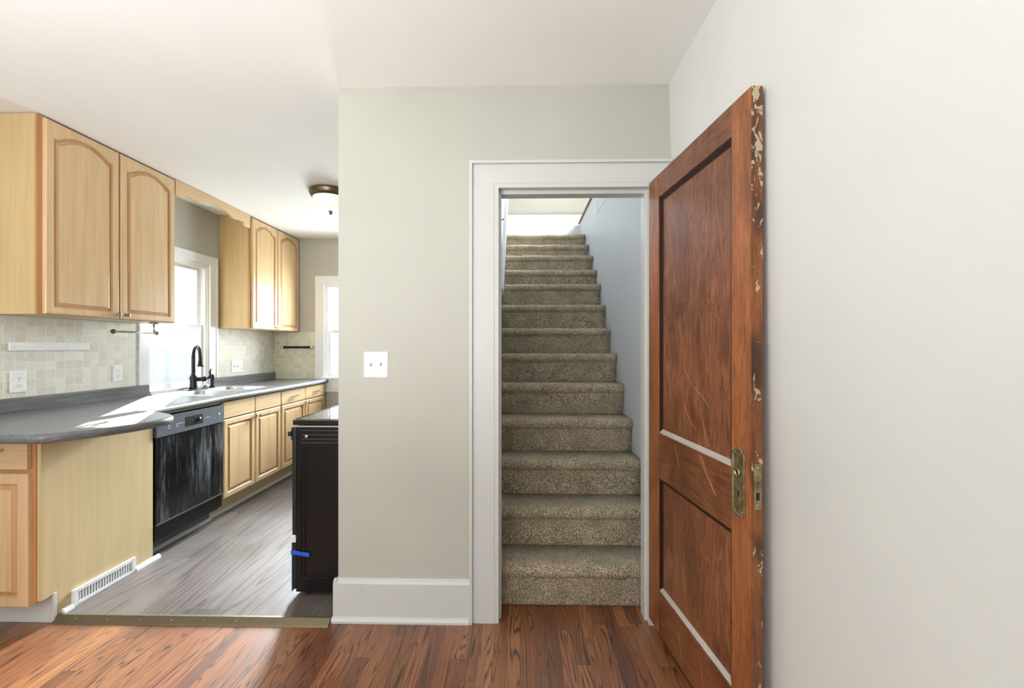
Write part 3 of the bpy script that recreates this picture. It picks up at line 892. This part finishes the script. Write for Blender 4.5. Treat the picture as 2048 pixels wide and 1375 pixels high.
def fill(outer_vs, inner_vs):
    es = [bm.edges.get((vs[i], vs[(i + 1) % len(vs)])) for vs in (outer_vs, inner_vs) for i in range(len(vs))]
    bmesh.ops.triangle_fill(bm, edges=es, use_beauty=True)
fill(loops[0], ht); fill(loops[-1], hb)
m = MB(); m.bm.free(); m.bm = bm
ctop = m.build('countertop', 'counter_laminate')
tag(ctop, 'dark grey laminate countertop with rounded overhanging end along the window wall', 'countertop')
for a, b_ in ((1.64, 3.02), (3.665, FY - .011)):
    MB().prism([(WX + .010, CT), (WX + .032, CT), (WX + .032, CT + .072), (WX + .026, CT + .080), (WX + .010, CT + .080)], a, b_, 'Y').build('backsplash_lip', 'counter_laminate', ctop, .002)

# sink
sk = thing('sink', 'stainless steel double bowl sink set in the grey countertop', 'sink', (sink_c[0], sink_c[1], CT))
bm = bmesh.new()
o0 = rrect(sink_c[0], sink_c[1], SHX, SHY, .04); o1 = rrect(sink_c[0], sink_c[1], SHX - .008, SHY - .008, .035)
b1 = rrect(sink_c[0] + .035, sink_c[1] - .175, .195, .155, .06); b2 = rrect(sink_c[0] + .035, sink_c[1] + .175, .195, .155, .06)
L0, L1 = loop(o0, CT + .0008), loop(o1, CT + .005)
for i in range(len(L0)): bm.faces.new((L0[i], L0[(i + 1) % len(L0)], L1[(i + 1) % len(L0)], L1[i]))
LB = [loop(b1, CT + .004), loop(b2, CT + .004)]
for vs in LB: edges_of(vs)
es = [bm.edges.get((vs[i], vs[(i + 1) % len(vs)])) for vs in [L1] + LB for i in range(len(vs))]
bmesh.ops.triangle_fill(bm, edges=es, use_beauty=True)
m = MB(); m.bm.free(); m.bm = bm; m.build('sink_rim', 'stainless_steel', sk)
for bb, cy in ((b1, -.175), (b2, .175)):
    cx, cyy = sink_c[0] + .035, sink_c[1] + cy
    def rr(hx, hy, r, z): return [(x, y, z) for x, y in rrect(cx, cyy, hx, hy, r)]
    m = MB(); m.loft([rr(.195, .155, .06, CT + .004), rr(.190, .150, .058, CT - .004), rr(.184, .145, .055, CT - .13), rr(.165, .135, .05, CT - .165), rr(.05, .05, .049, CT - .175)], cap=False, smooth=True)
    m.bm.faces.new(list(m.bm.verts)[-24:])
    bo = m.build('bowl', 'stainless_steel', sk)
    MB().lathe((cx, cyy, CT - .175), [(.045, .001), (.042, .003), (.02, .002), (0, .001)], 20).build('drain', 'chrome', bo)

# faucet
fx, fy = -2.738, 3.385
fa = thing('faucet', 'dark bronze gooseneck kitchen faucet with side lever behind the sink', 'faucet', (fx, fy, CT))
zb = CT + .0055
m = MB(); m.loft([[(x, y, z) for x, y in rrect(fx, fy + .03, .028, .125, .026)] for z in (zb, zb + .006)]); m.build('deck_plate', 'faucet_bronze', fa, .001)
m = MB(); m.lathe((fx, fy, zb + .006), [(.030, 0), (.028, .01), (.024, .05), (.026, .075), (.029, .09), (.024, .105), (.015, .118), (.0135, .14)], 24)
dirv = Vector((.135, -.10, 0)).normalized(); R = .088
pts = [Vector((fx, fy, zb + .12)), Vector((fx, fy, zb + .19)), Vector((fx, fy, zb + .272))]
for k in range(1, 11):
    a = PI * k / 10
    pts.append(Vector((fx, fy, zb + .272)) + dirv * (R - R * math.cos(a)) + Vector((0, 0, R * math.sin(a))))
pts.append(pts[-1] + Vector((0, 0, -.02)) + dirv * .004)
m.tube(pts, [.0135] * 3 + [.0125] * 10 + [.0125], 14)
m.build('gooseneck', 'faucet_bronze', fa)
e_ = pts[-1]
MB().lathe((e_.x, e_.y, e_.z), [(.013, .01), (.015, -.01), (.017, -.035), (.024, -.05), (.022, -.054), (.0, -.054)], 20).build('spout_head', 'faucet_bronze', fa)
m = MB(); sd = Vector((.62, .78, 0)).normalized(); c0 = Vector((fx, fy, zb + .085))
m.tube([c0 + sd * .015, c0 + sd * .06, c0 + sd * .065, c0 + sd * .085, c0 + sd * .092], [.018, .018, .022, .02, .008], 16)
m.tube([c0 + sd * .08, c0 + sd * .105 + Vector((0, 0, .006)), c0 + sd * .118 + Vector((0, 0, .03)), c0 + sd * .115 + Vector((0, 0, .055)), c0 + sd * .122 + Vector((0, 0, .085))], [.009, .0085, .007, .008, .0045], 12)
m.build('lever_handle', 'faucet_bronze', fa)
sp = MB(); sp.lathe((-2.742, 3.60, CT + .0055), [(.022, 0), (.020, .008), (.014, .02), (.0145, .06), (.018, .08), (.017, .10), (.010, .112), (0, .115)], 20)
tag(sp.build('side_sprayer', 'faucet_bronze'), 'short dark side sprayer standing right of the faucet', 'sprayer')

# ------------------------------------------------------------------ dishwasher
dw = thing('dishwasher', 'black dishwasher with smeared glossy front under the counter', 'dishwasher', (-2.5, 2.695, KZ))
y0, y1 = 2.420, 2.976
MB().box(WX + .03, BX - .035, y0, y1, .10, .855).build('tub', 'black_satin', dw)
MB().box(BX - .035, BX + .002, y0, y1, .222, .738).build('door_panel', 'smeared_black_gloss', dw, .003)
cp = MB().box(BX - .035, BX + .008, y0, y1, .742, .866).build('control_panel', 'dishwasher_grey_sheen', dw, .004)
MB().box(BX - .035, BX - .004, y0, y1, .122, .214).build('lower_panel', 'black_enamel', dw, .003)
MB().box(BX - .034, BX + .006, y0, y1, .2145, .2215).build('seam_strip', 'brushed_nickel', dw)
MB().box(BX - .105, BX - .0985, y0, y1, KZ, .122).build('kick_plate', 'dishwasher_grey_sheen', dw)
MB().box(BX - .05, BX - .012, y0 + .01, y1 - .01, .874, .888).build('mounting_strip', 'brushed_nickel', dw)
for k, (ya, zz) in enumerate(((2.50, .80), (2.50, .786), (2.56, .80), (2.585, .80), (2.61, .80), (2.56, .786), (2.66, .802), (2.69, .802), (2.72, .802))):
    MB().box(BX + .008, BX + .0088, ya, ya + .016, zz, zz + .005).build('button', 'label_grey', cp)
MB().box(BX + .008, BX + .0088, 2.80, 2.85, .80, .8025).build('marking_line', 'label_grey', cp)
MB().lathe((BX + .008, 2.745, .803), [(.014, 0), (.013, .008), (0, .009)], 18, axis='X').build('dial', 'black_satin', cp)
m = MB(); m.box(BX + .008, BX + .0095, 2.635, 2.78, .772, .835); m.build('button_inset', 'black_satin', cp, .0008)
m = MB(); m.box(BX + .008, BX + .0092, 2.925, 2.940, .80, .815); m.build('badge', 'label_grey', cp)

# ------------------------------------------------------------------ range
rg = thing('kitchen_range', 'black freestanding range behind the wall end, side facing the camera', 'stove', (-.8, 2.45, KZ))
RXF = -1.138
Y0, Y1 = 2.058, 2.815
m = MB(); m.box(RXF, -.45, Y0 + .004, Y1, .048, .890)
m.build('body', 'black_enamel', rg, .003)
# pressed ribs on the side
for z in (.868, .846, .824, .806):
    MB().box(RXF + .03, -.72, Y0 - .001, Y0 + .005, z - .005, z + .003).build('side_rib', 'black_satin', rg, .002)
for x in (RXF + .022, RXF + .042):
    MB().box(x, x + .006, Y0, Y0 + .005, .13, .79).build('side_rib', 'black_enamel', rg, .002)
for z in (.125, .10, .078):
    MB().box(RXF + .05, -.50, Y0, Y0 + .005, z - .003, z + .003).build('side_rib', 'black_enamel', rg, .002)
MB().box(RXF + .003, -.46, Y0, Y0 + .004, .885, .893).build('side_seam', 'brushed_nickel', rg)
MB().lathe((RXF + .055, Y0 + .001, .838), [(.0095, 0), (.0095, -.003), (.006, -.005), (0, -.005)], 16, axis='Y').build('side_screw', 'brushed_nickel', rg)
m = MB(); m.box(RXF - .014, -.44, Y0 - .002, Y1 + .002, .896, .922); m.build('cooktop_frame', 'black_enamel', rg, .004)
ck = MB().box(RXF + .006, -.56, Y0 + .012, Y1 - .012, .921, .9245).build('glass_cooktop', 'black_glass', rg, .001)
for (dx, dy, r) in ((.18, .2, .1), (.18, .56, .08), (.43, .2, .08), (.43, .56, .1)):
    m = MB(); m.loft([[(RXF + dx + q * math.cos(a * PI / 18), Y0 + dy + q * math.sin(a * PI / 18), .9247) for a in range(36)] for q in (r, r - .003)], cap=False); m.build('burner_ring', 'label_grey', ck)
MB().box(RXF - .006, RXF - .002, Y0 + .006, Y1 - .006, .922, .9262).build('cooktop_edge_trim', 'chrome', rg)
m = MB(); m.prism([(-.56, .922), (-.50, 1.09), (-.45, 1.09), (-.45, .922)], Y0 + .002, Y1, 'Y'); bgd = m.build('backguard', 'black_enamel', rg, .004)
for k in range(4): MB().lathe((-.535, Y0 + .1 + k * .18 , 1.0), [(.02, .0), (.018, -.02), (0, -.021)], 18, axis='X').build('burner_knob', 'black_satin', bgd)
od = MB().box(RXF - .020, RXF - .001, Y0 + .004, Y1 - .004, .335, .885).build('oven_door', 'black_satin', rg, .004)
MB().box(RXF - .0225, RXF - .020, Y0 + .12, Y1 - .12, .44, .74).build('oven_window', 'oven_glass', od)
m = MB(); m.box(RXF - .030, RXF - .020, Y0 + .012, Y0 + .04, .815, .880); m.box(RXF - .030, RXF - .020, Y1 - .04, Y1 - .012, .815, .880)
m.box(RXF - .042, RXF - .026, Y0 + .002, Y1 - .002, .838, .862)
m.build('oven_handle', 'black_satin', od, .003)
dr = MB().box(RXF - .018, RXF - .001, Y0 + .004, Y1 - .004, .062, .325).build('storage_drawer', 'black_satin', rg, .003)
f = MB().box(RXF - .0215, RXF - .018, Y0 + .002, Y1 - .004, .052, .300).build('protective_film', 'teal_film', dr); f['label'] = 'teal protective film'
MB().box(RXF - .0225, RXF - .0005, Y0 + .0015, Y0 + .03, .300, .328).build('foam_corner', 'white_foam', dr)
for x in (RXF + .04, -.52):
    for y in (Y0 + .05, Y1 - .05):
        MB().lathe((x, y, KZ), [(.016, 0), (.016, .01), (.009, .012), (.009, .03)], 14).build('foot', 'black_satin', rg)
# painter's tape
m = MB(); Yt = Y0 - .0022
pl = [(-1.161, .262), (-1.138, .262), (-1.11, .254), (-1.066, .250), (-1.068, .228), (-1.11, .234), (-1.138, .240), (-1.161, .240)]
m.loft([[(x, Yt, z) for x, z in pl], [(x, Yt + .0006, z) for x, z in pl]])
m.box(-1.1612, -1.1605, Yt, Yt + .06, .240, .262)
tp = m.build('painters_tape', 'blue_tape', rg); tp['label'] = 'strip of blue tape'

# ------------------------------------------------------------------ backsplash tiles
tag(MB().box(WX + .0005, WX + .0095, 1.64, 2.953, CT + .079, UZ0 - .001).build('tile_backsplash', 'tumbled_tile'), 'beige tumbled stone tile backsplash left of the sink window', 'backsplash', 'tumbled stone backsplash panels')
tag(MB().box(WX + .0005, WX + .0095, 3.735, FY - .0105, CT + .079, UZ0 - .001).build('tile_backsplash', 'tumbled_tile'), 'stone tile backsplash right of the sink window, with the triple switch plate', 'backsplash', 'tumbled stone backsplash panels')
tag(MB().box(WX + .0005, -2.322, FY - .0095, FY - .0005, CT + .001, 1.461).build('tile_backsplash', 'tumbled_tile_far'), 'stone tile backsplash on the far wall behind the black bar', 'backsplash', 'tumbled stone backsplash panels')

# ------------------------------------------------------------------ windows
def window_left():
    y0, y1, z0, z1 = W1
    r = bpy.data.objects.new('window_1', None); COL.objects.link(r); r.location = (WX, (y0 + y1) / 2, z0)
    struct(r, 'white double hung window above the kitchen sink', 'window')
    m = MB()
    m.box(WX + .0005, WX + .020, y0 - .085, y0 - .0045, CT + .001, z1 + .0099); m.box(WX + .0005, WX + .020, y1 + .0045, y1 + .090, CT + .001, z1 + .0099)
    m.box(WX + .0045, WX + .022, y0 - .085, y1 + .090, z1 + .01, z1 + .085)
    m.box(WX + .020, WX + .026, y1 + .072, y1 + .090, CT + .08, z1 + .085)
    m.build('casing', 'window_trim_paint', r, .0015)
    m = MB()
    m.box(WX - .118, WX + .004, y0 - .004, y0 + .014, z0, z1 - .0141); m.box(WX - .118, WX + .004, y1 - .014, y1 + .004, z0, z1 - .0141); m.box(WX - .118, WX + .004, y0 - .004, y1 + .004, z1 - .014, z1 + .0099)
    m.box(WX - .022, WX - .004, y0 + .0141, y0 + .028, z0, z1 - .0322); m.box(WX - .022, WX - .004, y1 - .028, y1 - .0141, z0, z1 - .0322); m.box(WX - .0221, WX - .0041, y0 + .0141, y1 - .0141, z1 - .032, z1 - .0142)
    m.build('jamb', 'window_trim_paint', r, .001)
    MB().box(WX - .118, WX + .034, y0 - .09 + .08, y1 + .0, CT + .003, z0 + .004).build('stool', 'window_trim_paint', r, .002)
    zm = 1.487
    def sash(xc, za, zb_, nm):
        a, b_ = y0 + .015, y1 - .015
        m = MB(); m.box(xc - .015, xc + .015, a, a + .038, za, zb_); m.box(xc - .015, xc + .015, b_ - .038, b_, za, zb_)
        m.box(xc - .0148, xc + .0148, a + .037, b_ - .037, zb_ - .034, zb_ - .0002); m.box(xc - .0148, xc + .0148, a + .037, b_ - .037, za + .0002, za + (.042 if nm else .03))
        s_ = m.build('lower_sash' if nm else 'upper_sash', 'window_trim_paint', r, .0015)
        MB().box(xc - .002, xc + .002, a + .036, b_ - .036, za + .028, zb_ - .032).build('pane', 'window_glass', s_)
    sash(WX - .040, z0 + .004, zm, True)
    sash(WX - .075, zm - .03, z1 - .014, False)
window_left()
def window_far():
    x0, x1, z0, z1 = W2
    r = bpy.data.objects.new('window_2', None); COL.objects.link(r); r.location = ((x0 + x1) / 2, FY, z0)
    struct(r, 'white window on the far kitchen wall, mostly hidden by the wall end', 'window')
    m = MB()
    m.box(x0 - .105, x0 - .004, FY - .020, FY - .0005, CT - .02, z1 + .01); m.box(x1 + .004, x1 + .10, FY - .020, FY - .0005, CT - .02, z1 + .01)
    m.box(x0 - .105, x1 + .10, FY - .022, FY - .0005, z1 + .01, z1 + .095)
    m.build('casing', 'window_trim_paint', r, .0015)
    m = MB()
    m.box(x0 - .004, x0 + .016, FY - .004, FY + .118, z0, z1 - .0141); m.box(x1 - .016, x1 + .004, FY - .004, FY + .118, z0, z1 - .0141); m.box(x0 - .004, x1 + .004, FY - .004, FY + .118, z1 - .014, z1 + .0099)
    m.box(x0 + .0161, x0 + .030, FY + .004, FY + .022, z0, z1 - .0322); m.box(x0 + .0161, x1 - .0161, FY + .004, FY + .022, z1 - .032, z1 - .0142)
    m.build('jamb', 'window_trim_paint', r, .001)
    MB().box(x0 - .05, x1 + .12, FY - .045, FY + .118, z0 - .022, z0 + .002).build('stool', 'window_trim_paint', r, .003)
    MB().box(x0 - .02, x1 + .10, FY - .020, FY - .0005, z0 - .165, z0 - .022).build('apron', 'window_trim_paint', r, .002)
    zm = 1.487
    def sash(yc, za, zb_, nm):
        a, b_ = x0 + .017, x1 - .017
        m = MB(); m.box(a, a + .038, yc - .015, yc + .015, za, zb_); m.box(b_ - .038, b_, yc - .015, yc + .015, za, zb_)
        m.box(a + .037, b_ - .037, yc - .0148, yc + .0148, zb_ - .034, zb_ - .0002); m.box(a + .037, b_ - .037, yc - .0148, yc + .0148, za + .0002, za + (.042 if nm else .03))
        s_ = m.build('lower_sash' if nm else 'upper_sash', 'window_trim_paint', r, .0015)
        MB().box(a + .036, b_ - .036, yc - .002, yc + .002, za + .028, zb_ - .032).build('pane', 'window_glass', s_)
    sash(FY + .040, z0 + .004, zm, True)
    sash(FY + .075, zm - .03, z1 - .014, False)
window_far()

# outside
tag(B(-9.2, -7.2, -4, 14, -.6, 3.7).build('neighbour_house', 'pale_siding'), 'pale sided neighbouring house wall outside the sink window', 'house')
struct(B(-14, 14, -8, 20, -.7, -.6).build('ground', 'grass_ground'))

# ------------------------------------------------------------------ small wall things
def plate_on(name, label, cat, root, gangs, kinds, face, center, w_, h_, group=None):
    """face 'F' : on wall facing -Y ; 'L' : on wall facing +X"""
    t = thing(name, label, cat, root, group)
    def P(u, v, d):
        if face == 'F': return (center[0] + u, center[1] - d, center[2] + v)
        return (center[0] + d, center[1] + u, center[2] + v)
    def bx(u0, u1, v0, v1, d0, d1):
        a, b_ = P(u0, v0, d0), P(u1, v1, d1)
        m = MB(); m.box(a[0], b_[0], a[1], b_[1], a[2], b_[2]); return m
    def oc(hu, hv, c, d): return [P(u, v, d) for u, v in ((-hu + c, -hv), (hu - c, -hv), (hu, -hv + c), (hu, hv - c), (hu - c, hv), (-hu + c, hv), (-hu, hv - c), (-hu, -hv + c))]
    m = MB(); m.loft([oc(w_ / 2, h_ / 2, .004, 0.0002), oc(w_ / 2, h_ / 2, .004, .0025), oc(w_ / 2 - .006, h_ / 2 - .006, .003, .0065)])
    m.build('wall_plate', 'white_plastic', t)
    for g in range(gangs):
        u = (g - (gangs - 1) / 2) * .046
        if kinds[g] == 's':
            bx(u - .006, u + .006, -.012, .012, .006, .0072).build('toggle_slot', 'ivory_plastic', t)
            m = MB(); m.loft([[P(u + a, b_, .006) for a, b_ in ((-.0045, -.008), (.0045, -.008), (.0045, .006), (-.0045, .006))], [P(u + a, b_ + .012, .020) for a, b_ in ((-.0035, -.005), (.0035, -.005), (.0035, .002), (-.0035, .002))]])
            m.build('toggle', 'ivory_plastic', t)
            for v_ in (.030, -.030):
                bx(u - .0025, u + .0025, v_ - .0025, v_ + .0025, .006, .0072).build('screw', 'brushed_nickel', t)
        else:
            for v_ in (.020, -.020):
                m = MB(); m.loft([[P(u + .0165 * math.cos(a), v_ + max(-.0125, min(.0125, .0165 * math.sin(a))), d) for a in [2 * PI * k / 20 for k in range(20)]] for d in (.006, .0078)])
                s_ = m.build('socket', 'white_plastic', t)
                m = MB()
                for q in (-.0065, .0065):
                    a, b_ = P(u + q - .0011, v_ - .001, .0078), P(u + q + .0011, v_ + .0065, .0082); m.box(a[0], b_[0], a[1], b_[1], a[2], b_[2])
                a, b_ = P(u - .002, v_ - .0085, .0078), P(u + .002, v_ - .0045, .0082); m.box(a[0], b_[0], a[1], b_[1], a[2], b_[2])
                m.build('slots', 'dark_slot', s_)
            bx(u - .002, u + .002, -.002, .002, .006, .0072).build('screw', 'brushed_nickel', t)
    return t
plate_on('light_switch', 'white double toggle light switch plate on the greige wall beside the doorway', 'light switch', (-.681, WY, 1.206), 2, 'ss', 'F', (-.681, WY, 1.206), .116, .124)
plate_on('wall_outlet', 'white outlet left on the stone tiles below the knife strip', 'outlet', (WX, 2.233, 1.096), 1, 'o', 'L', (WX + .0097, 2.233, 1.096), .076, .122, 'outlets on the left backsplash')
plate_on('wall_outlet', 'white outlet on the stone tiles just left of the sink window', 'outlet', (WX, 2.800, 1.107), 1, 'o', 'L', (WX + .0097, 2.800, 1.107), .072, .118, 'outlets on the left backsplash')
plate_on('switch_and_outlet', 'white triple plate with two switches and an outlet, right of sink window', 'outlet', (WX, 4.0, 1.10), 3, 'sso', 'L', (WX + .0097, 4.0, 1.10), .162, .122)

ms = thing('magnetic_knife_strip', 'empty magnetic knife strip, metal glint painted white, on the stone tiles above the left outlet', 'knife strip', (WX + .01, 2.41, 1.29))
MB().box(WX + .0098, WX + .022, 2.19, 2.602, 1.272, 1.318).build('bar', 'white_plastic', ms, .002)  # bright reflection on the metal strip put in as white colour
MB().box(WX + .022, WX + .0235, 2.198, 2.594, 1.280, 1.310).build('magnet_face', 'white_plastic', ms).__setitem__('label', 'smooth metal face with glint coloured white')
kb = thing('magnetic_knife_bar', 'black knife bar with silver ends on the far wall tiles', 'knife bar', (-2.52, FY - .01, 1.29))
MB().tube([(-2.685, FY - .030, 1.290), (-2.358, FY - .030, 1.290)], .013, 14).build('bar', 'black_satin', kb)
for x in (-2.688, -2.355):
    MB().lathe((x, FY - .0097, 1.290), [(.017, 0), (.017, -.03), (.012, -.034), (0, -.035)], 16, axis='Y').build('end_mount', 'chrome', kb)

# paper towel holder under the near wall cabinet
ph = thing('paper_towel_holder', 'empty metal paper towel holder hanging under the nearer wall cabinet', 'towel holder', (-2.62, 2.88, UZ0))
MB().tube([(-2.62, 2.592, 1.392), (-2.62, 2.905, 1.392)], .006, 12).build('rod', 'brushed_nickel', ph)
MB().lathe((-2.62, 2.586, 1.392), [(.014, 0), (.016, .004), (.014, .010), (.004, .014)], 18, axis='Y').build('end_cap', 'bronze_metal', ph)
m = MB(); m.tube([(-2.62, 2.885, 1.386), (-2.62, 2.885, 1.425), (-2.62, 2.885, 1.464)], [.008, .0045, .008], 12); m.lathe((-2.62, 2.885, 1.456), [(.026, .0), (.028, .004), (.026, .0085), (0, .0086)], 20)
m.lathe((-2.62, 2.905, 1.392), [(.014, 0), (.014, .006), (0, .007)], 16, axis='Y')
m.build('bracket', 'brushed_nickel', ph)

# ceiling lamp
lp = thing('ceiling_lamp', 'flush ceiling lamp with bronze rim and frosted glass bowl in the kitchen', 'ceiling light', (-1.50, 3.22, CZ))
c = (-1.50, 3.22, CZ)
MB().lathe(c, [(.150, -.001), (.158, -.008), (.158, -.018), (.150, -.026), (.152, -.034), (.143, -.042), (.136, -.056), (.12, -.058)], 40).build('rim', 'bronze_metal', lp)
MB().lathe(c, [(.130, -.052), (.131, -.060), (.124, -.082), (.108, -.108), (.082, -.130), (.05, -.146), (.02, -.153), (0, -.154)], 40).build('glass_bowl', 'frosted_lamp_glass', lp)
MB().lathe(c, [(.012, -.150), (.016, -.158), (.010, -.166), (.012, -.172), (.004, -.182), (0, -.183)], 20).build('finial', 'bronze_metal', lp)

# clean helper keys
for o in bpy.data.objects:
    if '_local' in o: del o['_local']
